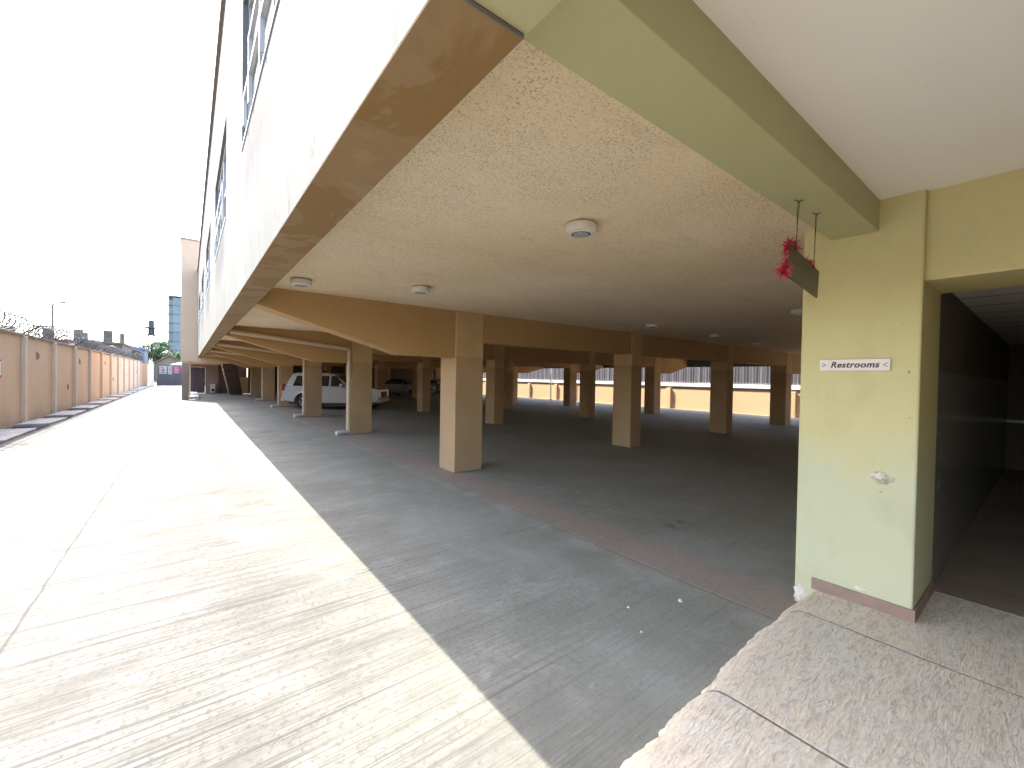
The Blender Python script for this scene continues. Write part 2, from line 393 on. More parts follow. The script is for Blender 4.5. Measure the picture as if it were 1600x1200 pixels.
# porch floor: raised stamped concrete with a ragged sloping lip
f = MB(); xs = [1.02+.03*i for i in range(93)]+[4.2, 6, 9, 12.3]
rng = random.Random(3)
prof = []
for x in xs:
    w = .006*math.sin(x*5.1)+.006*math.sin(x*13+1)+rng.uniform(-.016, .012) if x < 3.7 else 0
    prof.append(w)
vs = []; fs = []
rows = [(1.185, -.02, 1.), (1.165, .018, 1.), (1.12, .075, .8), (1.075, .125, .5), (1.03, .15, .2), (.95, .156, 0), (.5, .156, 0), (0, .156, 0), (-2.2, .156, 0), (-6, .156, 0)]
for i, (x, w) in enumerate(zip(xs, prof)):
    for (y, z, k) in rows: vs.append((x-.0*(1-k), y+w*k-(.085*(3.0-min(x, 3.0))/2. if k > 0 else 0), z))
nr = len(rows)
for i in range(len(xs)-1):
    for j in range(nr-1): fs.append((i*nr+j, (i+1)*nr+j, (i+1)*nr+j+1, i*nr+j+1))
f.add(vs, fs, 'stamp')
e = [(1.02, 0)]
f.quad((1.02, -6, .156), (1.02, .95-.0, .156), (.9, .95, -.02), (.9, -6, -.02), 'stamp')
bpy_struct(f.build('porch_floor', smooth=True))

# ------------------------------------------------------------------ car park building
B = athing('parking_building', 'white upper building carried on tan columns over the open shaded car park', 'building', (11, 16, 0))
ZS, ZF, XF, XI = 2.85, 2.61, .456, .708
YE = 31.96
# soffit slab, roof and rear walls
s = MB(); s.box(XI+.002, 21.6, .90, YE, ZS, 3.05, 'rough'); s.box(3.3, 21.6, YE, 41.4, ZS, 3.05, 'rough'); s.build('soffit', B)
# outer wall with window openings
WIN = [(2.07+5.86*i, 5.48+5.86*i) for i in range(5)]
ZW0, ZW1, ZT = 4.1, 5.72, 7.76
XG = .575
w = MB()
ys = [.89]+[a for p in WIN for a in p]+[YE]
def wquad(y0, y1, z0, z1): w.quad((XF, y0, z0), (XF, y1, z0), (XF, y1, z1), (XF, y0, z1), 'facade')
for i in range(len(ys)-1):
    y0, y1 = ys[i], ys[i+1]
    wquad(y0, y1, ZF, ZW0); wquad(y0, y1, ZW1, ZT)
    if i % 2 == 0: wquad(y0, y1, ZW0, ZW1)
    else:
        for yy in (y0, y1): w.quad((XF, yy, ZW0), (XG, yy, ZW0), (XG, yy, ZW1), (XF, yy, ZW1), 'reveal')
        w.quad((XF, y0, ZW1), (XF, y1, ZW1), (XG, y1, ZW1), (XG, y0, ZW1), 'reveal')
        w.quad((XF, y0, ZW0), (XF, y1, ZW0), (XG, y1, ZW0), (XG, y0, ZW0), 'facade')
w.quad((XI, .89, ZF), (XI, YE, ZF), (XI, YE, ZT), (XI, .89, ZT), 'facade')
w.quad((XF, .89, ZF), (XI, .89, ZF), (XI, .89, ZT), (XF, .89, ZT), 'facade')
w.quad((XF, YE, ZF), (XI, YE, ZF), (XI, YE, ZT), (XF, YE, ZT), 'facade')
w.quad((XF, .89, ZT), (XI, .89, ZT), (XI, YE, ZT), (XF, YE, ZT), 'facade')
w.build('outer_wall', B)
u = MB(); u.box(XF+.001, XI-.001, .891, YE-.002, ZF-.004, ZF+.002, 'under'); u.build('wall_underside', B)
r = MB(); r.box(XF-.055, 14, .85, YE, ZT+.002, ZT+.13, 'dirtcap'); r.build('coping', B)
r = MB(); r.box(14.0, 14.2, .9, 41.4, 3.05, ZT, 'facade'); r.box(XI, 14, .9, 1.1, 3.05, ZT, 'facade'); r.box(3.3, 14, 41.2, 41.4, 3.05, ZT, 'facade')
r.box(3.3, 14, YE, 41.2, ZT-.2, ZT-.002, 'facade')
r.build('upper_wall', B)
r = MB(); r.box(21.602, 21.80, .9, 41.4, 2.42, 3.2, 'facade'); r.box(14.2, 21.602, .9, 41.4, 3.052, 3.15, 'facade'); r.build('side_wing', B)
for (y0, y1) in WIN:
    q = MB(); t = .05
    for (a, b, c, d) in ((y0, y1, ZW0+.002, ZW0+.07), (y0, y1, ZW1-.06, ZW1-.002)): q.box(XG-.07, XG, a+.004, b-.004, c, d, 'alu')
    n = 4
    for i in range(n+1):
        yy = y0+.005+(y1-y0-.06)*i/n; q.box(XG-.064, XG-.002, yy, yy+t, ZW0+.07, ZW1-.06, 'alu')
    q.box(XG-.06, XG-.006, y0+.06, y1-.06, ZW0+.78, ZW0+.83, 'alu')
    fr = q.build('window', B)
    q = MB(); q.box(XG-.03, XG-.02, y0+.01, y1-.01, ZW0+.02, ZW1-.02, 'glass'); q.build('pane', fr)
    q = MB(); q.box(XG-.13, XG-.075, y0+.02, y1-.02, ZW0+.002, ZW0+.03, 'alu')
    q.box(XG-.155, XG-.12, y0+.3, y1-.5, ZW0+.3, ZW0+.34, 'alu'); q.box(XG-.155, XG-.12, y0+.3, y1-.9, ZW0+.62, ZW0+.66, 'alu')
    for yy in (y0+.3, (y0+y1)/2, y1-.5, y1-.94): q.box(XG-.157, XG-.122, yy-.04, yy, ZW0+.04, ZW0+(.66 if yy < y1-.7 else .34), 'alu')
    q.build('window_guard', fr, bevel=.004)
# columns and beams
for j, y in enumerate(ROW):
    yb0, yb1 = y+.022, y+.36
    q = MB()
    zb, zt = 2.035, ZS+.05
    if j < 5:
        poly = [(XI+.003, ZF-.003), (2.72, zb), (CX[0]+CW-.1, zb), (CX[0]+CW-.1, 2.325), (CX[3]+.1, 2.325), (CX[3]+.1, zb), (20.0, zb), (21.6, 2.42), (21.6, zt), (XI+.003, zt)]
    else:
        poly = [(3.32, zb), (CX[0]+CW-.1, zb), (CX[0]+CW-.1, 2.325), (CX[3]+.1, 2.325), (CX[3]+.1, zb), (20.0, zb), (21.6, 2.42), (21.6, zt), (3.32, zt)]
    poly = [(a, b) for a, b in poly]
    q.prism(poly, 'y', yb0, yb1, 'beam'); q.build('beam', B, bevel=.008)
    for x, cw in zip(CX, CWS):
        c = MB(); c.box(x, x+cw, y, y+CD, 0, ZS+.02, 'col'); c.build('column', B, bevel=.012)
# rear wall with door, stair recess
q = MB()
q.box(-.36, .12, 41.62, 41.9, 0, 2.6, 'pinktower'); q.box(.12, 1.09, 41.62, 41.9, 2.10, 2.6, 'pinktower'); q.box(1.09, 1.95, 41.62, 41.9, 0, 2.6, 'pinktower')
q.box(1.95, 2.75, 41.62, 41.9, 0, 2.6, 'brownwall'); q.box(2.75, 4.0, 41.62, 41.9, 0, 1.3, 'col')
q.box(2.6, 4.0, 42.6, 42.7, 0, 3.2, 'corr'); q.box(4.0, 23.2, 41.42, 41.9, 0, 3.2, 'brownwall')
q.build('rear_wall', B)
q = MB(); q.box(.14, 1.07, 41.66, 41.70, .02, 2.08, 'door')
for zz in (.25, 1.15):
    for xx in (.22, .64): q.box(xx, xx+.34, 41.645, 41.66, zz, zz+.75, 'door')
d = q.build('door', B, bevel=.006)
q = MB(); q.tube([(.98, 41.62, 1.0), (.98, 41.62, 1.18)], .018, 'brass'); q.build('handle', d)

# stair tower at the far end
T = athing('stair_tower', 'tall blank pinkish tower on a brown leg at the far end of the white facade', 'tower', (1.4, 32, 0))
q = MB(); q.box(-.36, 3.28, 32.0, 41.6, 2.32, 9.62, 'pinktower'); q.build('tower_shaft', T, bevel=.01)
q = MB(); q.box(-.40, 3.3, 31.97, 41.6, 9.62, 9.72, 'dirtcap'); q.build('coping', T)
q = MB(); q.box(-.30, .04, 32.05, 32.5, 0, 2.32, 'pinktower'); q.build('column', T, bevel=.01)
q = MB(); q.box(.05, .13, 33.2, 33.28, 0, 2.32, 'pilaster'); q.build('drainpipe', T)
q = MB(); q.box(.0, .55, 33.3, 34.6, 0, .16, 'step'); q.box(.05, .5, 34.6, 36.2, 0, .32, 'step'); q.build('entrance_step', T, bevel=.01)
# stair flight in the recess
ST = athing('staircase', 'steep stair flight with a pale edge beside the far rear wall', 'stairs', (2.3, 38, 0))
a, b = Vector((2.56, 39.6, 0)), Vector((1.78, 34.6, 2.4))
for dx in (0,):
    q = MB(); o_ = Vector((dx, 0, 0))
    q.tube([a+o_+Vector((0, 0, .05)), b+o_+Vector((0, 0, .0))], .07, 'pilaster', 6); q.build('stringer', ST)
for i in range(9):
    t = (i+.5)/9; p = a.lerp(b, t); q = MB(); q.box(p.x+.05, p.x+.87, p.y-.29, p.y+.29, p.z-.30, p.z+.03, 'brownwall'); q.build('tread', ST)

q = athing('outdoor_unit', 'cream boxy unit standing on the ground between the maroon door and the stairs', 'air conditioner', (1.56, 41.2, 0))
k = MB(); k.box(1.40, 1.73, 41.05, 41.5, .06, .76, 'cream'); k.build('casing', q, bevel=.02)
k = MB(); k.lathe([(.11, 0), (.11, .02), (.03, .03)], (1.57, 41.02, .28), 'plast', 20, 'y'); k.build('fan_grille', q)
for x in (1.42, 1.67): k = MB(); k.box(x, x+.04, 41.1, 41.4, 0, .06, 'steel'); k.build('foot', q)

# drainpipes of the front row
names = ['second', 'third', 'fourth', 'fifth', 'sixth']
for j, y in enumerate(ROW[1:6]):
    x = CX[0]-.075; yy = y+.03
    p = athing('drainpipe', f'pale drainpipe running down the {names[j]} front column counted from the camera', 'drainpipe', (x, yy, 0), 'drainpipes on the front columns')
    k = MB(); zt = 2.42
    k.tube([(x, yy, .09), (x, yy, zt-.05), (x-.015, yy-.0, zt-.015), (x-.05, yy-.06, zt)], .056, 'pvc', 12); k.build('down_pipe', p, smooth=True)
    if j < 4:
        k = MB(); k.tube([(x-.04, yy-.075, zt), (x-.1, yy-.075, zt), (.80, yy-.075, 2.70)], .056, 'pvc', 12); k.build('cross_pipe', p, smooth=True)
    k = MB(); k.tube([(x, yy, .11), (x, yy, .075), (x-.05, yy-.02, .06), (x-.36, yy-.1, .06)], .066, 'stone', 12); k.build('pipe_shoe', p, smooth=True)
    for zz in (.7, 1.7): k = MB(); k.lathe([(.066, -.02), (.066, .02)], (x, yy, zz), 'pvc', 14); k.build('clamp', p)

# ------------------------------------------------------------------ green entrance porch
E_ = athing('entrance_porch', 'pale green entrance porch with thick square pillar, overhead beam and white ceiling', 'porch', (3.9, 0, 0))
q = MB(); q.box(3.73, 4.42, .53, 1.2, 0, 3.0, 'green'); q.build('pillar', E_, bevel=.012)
q = MB(); q.box(XI+.006, 3.745, .757, 1.026, 2.74, 3.2, 'greenbeam'); q.box(.46, XI+.006, .757, .872, 2.74, 3.2, 'greenbeam'); q.build('beam', E_, bevel=.006)
q = MB(); q.box(.46, XI+.004, .70, .886, 2.616, 2.738, 'greenbeam'); q.build('beam_end', E_)
q = MB(); q.box(.47, XI-.002, .8868, .8905, 2.603, 2.614, 'block'); q.build('joint_gap', E_)
q = MB(); q.box(.456, .70, -2.4, .757, 2.62, 3.2, 'greenbeam'); q.build('edge_beam', E_, bevel=.01)
q = MB(); q.box(.70, 3.80, -2.4, .758, 2.95, 3.1, 'white'); q.build('ceiling', E_)
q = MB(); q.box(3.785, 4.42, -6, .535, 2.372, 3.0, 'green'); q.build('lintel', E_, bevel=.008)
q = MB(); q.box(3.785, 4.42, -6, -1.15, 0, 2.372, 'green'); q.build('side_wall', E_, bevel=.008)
q = MB(); q.box(1.0, 3.784, -1.55, -1.30, 0, 2.95, 'darkroom'); q.build('added_shade_wall', E_)  # unseen wall added to darken the near side of the beam
q = MB(); q.box(4.425, 21.59, .93, 1.12, 0, 2.848, 'white'); q.build('added_partition', E_)  # unseen wall added to cut light into the bays, white for bounce
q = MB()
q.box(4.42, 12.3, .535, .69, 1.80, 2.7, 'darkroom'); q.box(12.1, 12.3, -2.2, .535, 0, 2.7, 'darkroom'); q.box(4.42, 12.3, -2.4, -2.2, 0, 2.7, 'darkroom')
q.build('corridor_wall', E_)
q = MB(); q.box(4.42, 12.1, .53, .69, .156, 1.80, 'dado')
q.build('dado', E_)
q = MB(); q.box(4.41, 12.1, -2.2, .53, .150, .1605, 'corrdim'); q.build('corridor_dim_sheet', E_)  # floor sheet coloured darker to paint in the corridor's dimness
q = MB(); q.box(12.03, 12.1, -2.2, .53, 1.02, 1.07, 'cap'); q.build('tile_border', E_)
q = MB(); q.box(4.40, 12.3, -2.3, .69, 2.46, 2.5, 'tileceil'); q.build('corridor_ceiling', E_)
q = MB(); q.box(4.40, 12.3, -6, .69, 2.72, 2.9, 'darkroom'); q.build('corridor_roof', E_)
q = MB(); q.box(3.715, 3.731, .515, 1.085, .150, .235, 'skirt'); q.box(3.731, 4.42, .515, .531, .150, .235, 'skirt'); q.build('skirting', E_, bevel=.003)
# broken plaster on the pillar face and crumbling foot
def patch(name, x, cy, cz, ry, rz, m, parent, seed, nx=-1, d=.012, n=18):
    r_ = random.Random(seed); k = MB(); ring = []
    for i in range(n):
        a = 2*math.pi*i/n; f_ = r_.uniform(.62, 1.05)
        ring.append((x, cy+ry*math.cos(a)*f_, cz+rz*math.sin(a)*f_))
    inn = [(x+nx*d*r_.uniform(.4, 1), cy+(p[1]-cy)*.6, cz+(p[2]-cz)*.6) for p in ring]
    cen = (x+nx*d*.7, cy, cz)
    vs = ring+inn+[cen]; fs = [(i, (i+1) % n, n+(i+1) % n, n+i) for i in range(n)]+[(n+i, n+(i+1) % n, 2*n) for i in range(n)]
    k.add(vs, fs, m); return k.build(name, parent)
patch('plaster_scar', 3.7295, .70, 1.055, .070, .050, 'rawdark', E_, 5)
patch('plaster_scar', 3.7235, .725, 1.07, .036, .032, 'raw', E_, 6)
patch('plaster_scar', 3.7295, .79, .262, .06, .016, 'raw', E_, 7, n=14)
patch('plaster_scar', 3.7295, 1.155, .075, .055, .085, 'raw', E_, 8, n=14)
patch('plaster_scar', 3.7295, .62, 2.10, .008, .005, 'raw', E_, 9, n=8)
patch('plaster_scar', 3.7295, .585, 1.78, .006, .008, 'rawdark', E_, 10, n=8)
patch('plaster_scar', 3.7295, .573, 1.48, .010, .005, 'rawdark', E_, 12, n=8)
patch('plaster_scar', 3.7295, .71, .965, .016, .005, 'rawdark', E_, 13, n=8)

# restroom sign
RS = athing('restroom_sign', 'small pinkish white plate reading Restrooms on the green pillar', 'sign', (3.72, .873, 1.79))
q = MB(); q.box(3.712, 3.7295, .674, 1.071, 1.787, 1.870, 'signw'); pl = q.build('plate', RS, bevel=.004)
def text(body, name, parent, size, loc, rot, m, shear=0., ext=.001, sx=1., bold=.0):
    cu = bpy.data.curves.new(name, 'FONT'); cu.body = body; cu.size = size; cu.align_x = 'CENTER'; cu.align_y = 'CENTER'
    cu.extrude = ext; cu.shear = shear; cu.offset = bold; cu.space_character = 1.08
    o = bpy.data.objects.new(name+'_tmp', cu); COL.objects.link(o)
    dg = bpy.context.evaluated_depsgraph_get(); me = bpy.data.meshes.new_from_object(o.evaluated_get(dg))
    bpy.data.objects.remove(o); bpy.data.curves.remove(cu)
    me.name = name; me.materials.clear(); me.materials.append(MAT[m])
    me.transform(Matrix.Translation(loc) @ rot @ Matrix.Diagonal((sx, 1, 1, 1)))
    ob = bpy.data.objects.new(name, me); COL.objects.link(ob); ob.parent = parent
    if parent.get('abs'): ob.matrix_parent_inverse = Matrix.Translation(parent.location).inverted()
    return ob
# text faces -X : local x -> -Y, local y -> +Z, local z -> -X
ROTX = Matrix(((0, 0, -1, 0), (-1, 0, 0, 0), (0, 1, 0, 0), (0, 0, 0, 1)))
text('Restrooms', 'lettering', RS, .058, (3.7105, .868, 1.828), ROTX, 'ink', .25, .001, .98, .0014)
for yy, dr in ((1.045, 1), (.698, -1)):
    q = MB()
    for sgn in (1, -1): q.tube([(3.711, yy-.012, 1.8285), (3.711, yy+.010, 1.8285+sgn*.013)] if dr > 0 else [(3.711, yy-.010, 1.8285+sgn*.013), (3.711, yy+.012, 1.8285)], .0018, 'ink', 5)
    q.build('arrow_mark', RS)
# hanging sign seen from its back, with wires and hooks
HS = athing('hanging_sign', 'dark blank board hanging by two wires under the green beam', 'sign', (2.93, .925, 2.24))
yS = .930
bm = MB()
tl, tr, bl, br = (2.690, 2.475), (3.155, 2.402), (2.655, 2.292), (3.135, 2.232)
def lerp2(a, b, t): return (a[0]+(b[0]-a[0])*t, a[1]+(b[1]-a[1])*t)
ml, mr = lerp2(tl, bl, .5), lerp2(tr, br, .5)
bm.prism([tl, tr, mr, ml], 'y', yS-.004, yS+.004, 'darkbrown'); bm.prism([ml, mr, br, bl], 'y', yS-.004, yS+.004, 'darkbrown2')  # lighter lower half is a reflection painted as a second brown
bm.build('board', HS)
for hx, bx_, bz in ((2.748, 2.752, 2.455), (3.04, 3.05, 2.40)):
    k = MB(); k.tube([(hx, .916, 2.735), (hx-.006, .918, 2.66), (hx+.008, .921, 2.58), (bx_, .924, bz)], .0022, 'steel', 6); k.tube([(hx+.02, .916, 2.73), (hx+.01, .92, 2.62), (bx_-.006, .924, bz)], .0015, 'steel', 5); k.build('wire', HS)
    k = MB(); k.tube([(hx-.022, .93, 2.736), (hx-.008, .92, 2.731), (hx, .916, 2.722), (hx+.008, .912, 2.731), (hx+.02, .90, 2.737)], .0032, 'block', 6); k.build('hook', HS)
def spiky(name, pts, r, nper, parent, seed):
    rr = random.Random(seed); k = MB()
    for p in pts:
        for i in range(nper):
            v = Vector((rr.gauss(0, 1), rr.gauss(0, .8), rr.gauss(0, 1))).normalized()*r*rr.uniform(.55, 1.1)
            q0 = Vector(p)+Vector((rr.uniform(-.012, .012), rr.uniform(-.008, .008), rr.uniform(-.012, .012)))
            k.tube([q0, q0+v*.6, q0+v+Vector((0, 0, -.004))], [.0026, .0022, .0012], 'tinsel', 4)
    return k.build(name, parent)
TG = athing('tinsel_garland', 'spiky red tinsel garland draped over the dark hanging board', 'garland', (2.7, .935, 2.45))
spiky('tinsel_tuft', [(2.71, .947, 2.485), (2.745, .947, 2.487), (2.785, .945, 2.478)], .052, 34, TG, 1)
spiky('tinsel_tuft', [(2.652, .945, 2.325), (2.64, .945, 2.335)], .056, 36, TG, 2)
spiky('tinsel_tuft', [(2.99, .946, 2.435), (3.03, .946, 2.432), (3.05, .946, 2.425)], .045, 30, TG, 3)
spiky('tinsel_tuft', [(2.684-.01*i/5, .945, 2.46-.022*i) for i in range(6)], .026, 12, TG, 4)

# ------------------------------------------------------------------ ceiling lights
def ceiling_light():
    t = thing('ceiling_light', None, 'lamp', (0, 0, 0), 0, 'round lamps on the car park ceiling')
    k = MB(); k.lathe([(.092, .0), (.118, -.02), (.122, -.05), (.112, -.075), (.075, -.085), (.070, -.078)], (0, 0, 0), 'lampw', 40); k.build('housing', t, smooth=True)
    k = MB(); k.lathe([(.074, -.079), (.071, -.083), (.06, -.085)], (0, 0, 0), 'plast', 32); k.lathe([(.060, -.082), (.058, -.0875), (.0, -.089)], (0, 0, 0), 'lampd', 32); k.build('diffuser', t, smooth=True)
    return t
LP = [(2.306, 2.176, 'nearest round ceiling lamp with a grey lens, close above the camera'), (2.37, 5.03, 'round ceiling lamp just in front of the first tan beam'),
      (1.08, 5.62, 'round ceiling lamp close to the brown edge of the overhang'), (7.49, 5.05, 'round ceiling lamp above the second front column, left of two near lamps'),
      (10.24, 5.13, 'small distant ceiling lamp between the second and third columns'), (13.09, 5.33, 'small ceiling lamp farther back near the third column'),
      (7.62, 2.48, 'ceiling lamp half hidden behind the green pillar edge'), (17.4, 5.4, 'faint ceiling lamp farthest into the dark, near the fourth column')]
proto = ceiling_light()
for i, (x, y, l) in enumerate(LP):
    o = proto if i == 0 else copy_tree(proto)
    o.location = (x, y, ZS+.002); o['label'] = l

# ------------------------------------------------------------------ left boundary wall
XW = -4.1
W = athing('boundary_wall', 'long peach boundary wall with cream pilasters along the left of the driveway', 'wall', (XW, 35, 0))
q = MB(); q.box(XW-.22, XW, 6, 62, -.02, 2.72, 'peach'); q.build('wall', W)
q = MB(); q.box(XW-.27, XW+.05, 6, 62.1, 2.722, 2.80, 'dirtcap'); q.build('coping', W, bevel=.01)
py = [19.7-3.72*i for i in range(1, 4)]+[19.7+3.72*i for i in range(12)]
for y in py:
    q = MB(); q.box(XW-.004, XW+.10, y-.13, y+.13, -.02, 2.72, 'pilaster'); q.build('pilaster', W, bevel=.012)
q = MB(); q.box(XW-.2, -3.62, 62.1, 62.35, 0, 2.55, 'peach'); q.build('return_wall', W)
for i, (y, z) in enumerate(((21.4, 2.16), (28.5, 2.1), (36.2, 2.15), (43.5, 2.1), (50.8, 2.0), (47.4, 1.35), (39.8, 1.1), (26.0, .95), (56, 1.6))):
    patch('rust_stain', XW+.001, y, z, .26, .17, 'dirt', W, 40+i, 1, .006, 12)
q = athing('wall_poster', 'small faded pink red notice on the peach wall at the left edge', 'poster', (XW, 17.6, 1.5))
k = MB(); k.box(XW+.002, XW+.012, 17.45, 17.83, 1.45, 1.95, 'red'); k.build('board', q)
k = MB(); k.box(XW+.0121, XW+.016, 17.5, 17.78, 1.52, 1.9, 'poster'); k.build('sheet', q)

RZ = athing('razor_wire', 'tangled coils of razor wire on iron arms along the peach wall top', 'razor wire', (XW-.1, 35, 2.8))
rr = random.Random(5)
for ph, rad in ((0, .30), (1.7, .25)):
    k = MB(); pts = []; y = 12.; i = 0; a = ph
    while y < 62:
        a += 2*math.pi/14; y += .52/14*rr.uniform(.6, 1.4)
        rd = rad*(1+.12*math.sin(y*1.9+ph))
        pts.append(Vector((XW-.12+rd*math.cos(a), y, 2.80+.06*math.sin(y*.8)+.26+rd*math.sin(a))))
    k.tube(pts, .012, 'wire', 4)
    for p in pts[::4]:
        v = Vector((rr.gauss(0, 1), rr.gauss(0, 1), rr.gauss(0, 1))).normalized()*.045
        k.tube([p-v, p+v], [.004, .008], 'wire', 3)
    k.build('coil', RZ)
for y in [12.6+3.72*i for i in range(14)]:
    for sx in (-1, 1):
        k = MB(); k.tube([(XW-.12, y, 2.78), (XW-.12+sx*.42, y+.1*sx, 3.08)], .028, 'steel', 4); k.build('iron_arm', RZ)
for zz, xx in ((3.05, -.50), (3.05, .26), (2.95, .12)):
    k = MB(); k.tube([(XW-.0+xx, 12, zz), (XW+xx, 62, zz)], .010, 'wire', 4); k.build('strand', RZ)

# drain slabs
ords = ['nearest', 'second', 'third', 'fourth', 'fifth', 'sixth', 'seventh', 'eighth', 'ninth', 'tenth', 'eleventh', 'twelfth', 'thirteenth', 'fourteenth', 'fifteenth']
y = 11.4; i = 0; rs = random.Random(8)
while y < 60 and i < 14:
    ln = 2.35+rs.uniform(-.25, .3)
    k = MB(); k.box(-.35, .35, -ln/2, ln/2, -.05, .05, 'slab')
    o = k.build('drain_slab', None, bevel=.015)
    o.location = (-3.68+rs.uniform(-.02, .02), y+ln/2, .012); o.rotation_euler = (rs.uniform(-.008, .008), rs.uniform(-.03, .03), rs.uniform(-.03, .03))
    tag(o, f'worn concrete drain slab at the peach wall foot, {ords[i]} from the near end', 'drain cover', 'concrete slabs over the drain')
    y += ln+rs.uniform(1.0, 1.5); i += 1

# ------------------------------------------------------------------ right boundary wall with railing
XR = 23.
W2 = athing('side_boundary_wall', 'low orange peach wall with a white coping seen through the columns', 'wall', (XR, 18, 0))
q = MB(); q.box(XR, XR+.22, -4, 41.4, -.02, 1.22, 'peach2'); q.build('wall', W2)
q = MB(); q.box(XR-.02, XR+.24, -4, 41.4, 1.222, 1.33, 'dirtcap'); q.build('ledge', W2)
q = MB(); q.box(XR-.06, XR+.28, -4, 41.4, 1.332, 1.53, 'cap'); q.build('coping', W2, bevel=.01)
for y in [4.4-6.54, 4.4-3.27]+[4.4+3.27*i for i in range(11)]:
    q = MB(); q.box(XR-.12, XR-.003, y-.14, y+.14, 0, 1.22, 'peach2'); q.build('pilaster', W2, bevel=.01)
FN = athing('metal_railing', 'upright pale bars of a railing on the low orange peach wall', 'railing', (XR+.1, 18, 1.53))
yy = -3.9
while yy < 41:
    k = MB(); ye = min(yy+3.2, 41.2)
    k.box(XR+.08, XR+.12, yy, ye, 1.58, 1.61, 'rail'); k.box(XR+.08, XR+.12, yy, ye, 2.62, 2.66, 'rail')
    n = int((ye-yy)/.155)
    for i in range(n):
        a = yy+.06+i*.155; k.box(XR+.088, XR+.112, a, a+.02, 1.53, 2.78, 'rail')
    k.build('rail_panel', FN); yy += 3.27
    k = MB(); k.box(XR+.07, XR+.13, ye+.01, ye+.065, 1.53, 2.85, 'rail'); k.build('post', FN)
q = athing('neighbour_shed', 'long dark brown sheet clad shed standing behind the railing', 'shed', (27, 18, 0))
k = MB(); n = 180; ptsx = []
for i in range(n+1): ptsx.append((28.2+(.06 if i % 2 else 0), -8+55*i/n))
for a, b in zip(ptsx, ptsx[1:]): k.quad((a[0], a[1], 0), (b[0], b[1], 0), (b[0], b[1], 3.6), (a[0], a[1], 3.6), 'corr')
k.build('cladding', q)
k = MB(); k.prism([(28.0, 3.5), (36, 5.2), (36, 5.3), (28.0, 3.6)], 'y', -8.2, 47.2, 'rust'); k.build('roof', q)
q = athing('white_pole', 'slim white pole standing beyond the far columns before the low wall', 'pole', (22.2, 23.8, 0))
k = MB(); k.lathe([(.05, 0), (.05, 4.2)], (22.2, 23.8, 0), 'cap', 16); k.build('shaft', q, smooth=True)
k = MB(); k.lathe([(.11, 0), (.11, .05), (.06, .07)], (22.2, 23.8, 0), 'slab', 16); k.build('base', q)

# ------------------------------------------------------------------ gate and beyond
G = athing('metal_gate', 'dark grey metal gate with open bars on top closing the driveway', 'gate', (-1.2, 63, 0))
k = MB(); k.box(-2.85, 2.6, 63.0, 63.05, .06, 1.36, 'gate'); 
for x in [-2.85+.45*i for i in range(13)]: k.box(x, x+.04, 62.975, 63.0, .06, 1.36, 'gate')
k.build('lower_panel', G)
k = MB()
for x in [-2.83+.14*i for i in range(39)]: k.box(x, x+.03, 63.01, 63.04, 1.36, 2.42, 'gate')
k.build('bars', G)
k = MB(); k.box(-2.85, 2.6, 63.0, 63.06, 2.42, 2.5, 'gate'); k.box(-2.85, -2.77, 63.06, 63.12, .03, 2.5, 'gate'); k.box(2.52, 2.6, 63.06, 63.12, .03, 2.5, 'gate'); k.build('frame', G)
for x, w_, m_, l_ in ((-2.62, .62, 'poster', 'white poster hung behind the gate bars, leftmost of the row'), (-1.85, .34, 'poster', 'narrow white poster behind the gate bars beside the red one'), (-1.42, .75, 'red', 'red poster with a pale block behind the gate bars'), (-.6, .45, 'poster', 'white poster behind the gate bars next to the tower leg')):
    q = athing('gate_poster', l_, 'poster', (x, 63.3, 1.4), 'posters behind the gate')
    k = MB(); k.box(x, x+w_, 63.3, 63.33, 1.42, 2.3, m_); k.build('sheet', q)
    k = MB(); rq = random.Random(int(x*100)+900)
    for i in range(4):
        zz = 1.55+.18*i; x0 = x+.06+rq.uniform(0, .1); k.box(x0, min(x+w_-.04, x0+w_*rq.uniform(.3, .7)), 63.285, 63.298, zz, zz+.09, 'red' if m_ == 'poster' and i % 2 else ('poster' if m_ == 'red' else 'block'))
    k.build('printed_block', q)
    k = MB(); k.box(x+.02, x+.06, 63.34, 63.38, 0, 2.2, 'steel'); k.build('stake', q)
for x, l_ in ((-3.37, 'white gate pillar with a ball cap where the peach wall ends'), (2.9, 'white gate pillar at the hidden right end of the gate')):
    q = athing('gate_pillar', l_, 'pillar', (x, 63, 0), 'gate pillars')
    k = MB(); k.box(x-.25, x+.25, 62.8, 63.3, 0, 2.42, 'cap'); k.build('shaft', q, bevel=.015)
    k = MB(); k.box(x-.3, x+.3, 62.75, 63.35, 2.42, 2.5, 'cap'); k.lathe([(.08, 0), (.16, .05), (.2, .16), (.16, .28), (.05, .34)], (x, 63.05, 2.5), 'cap', 16); k.build('ball_cap', q)

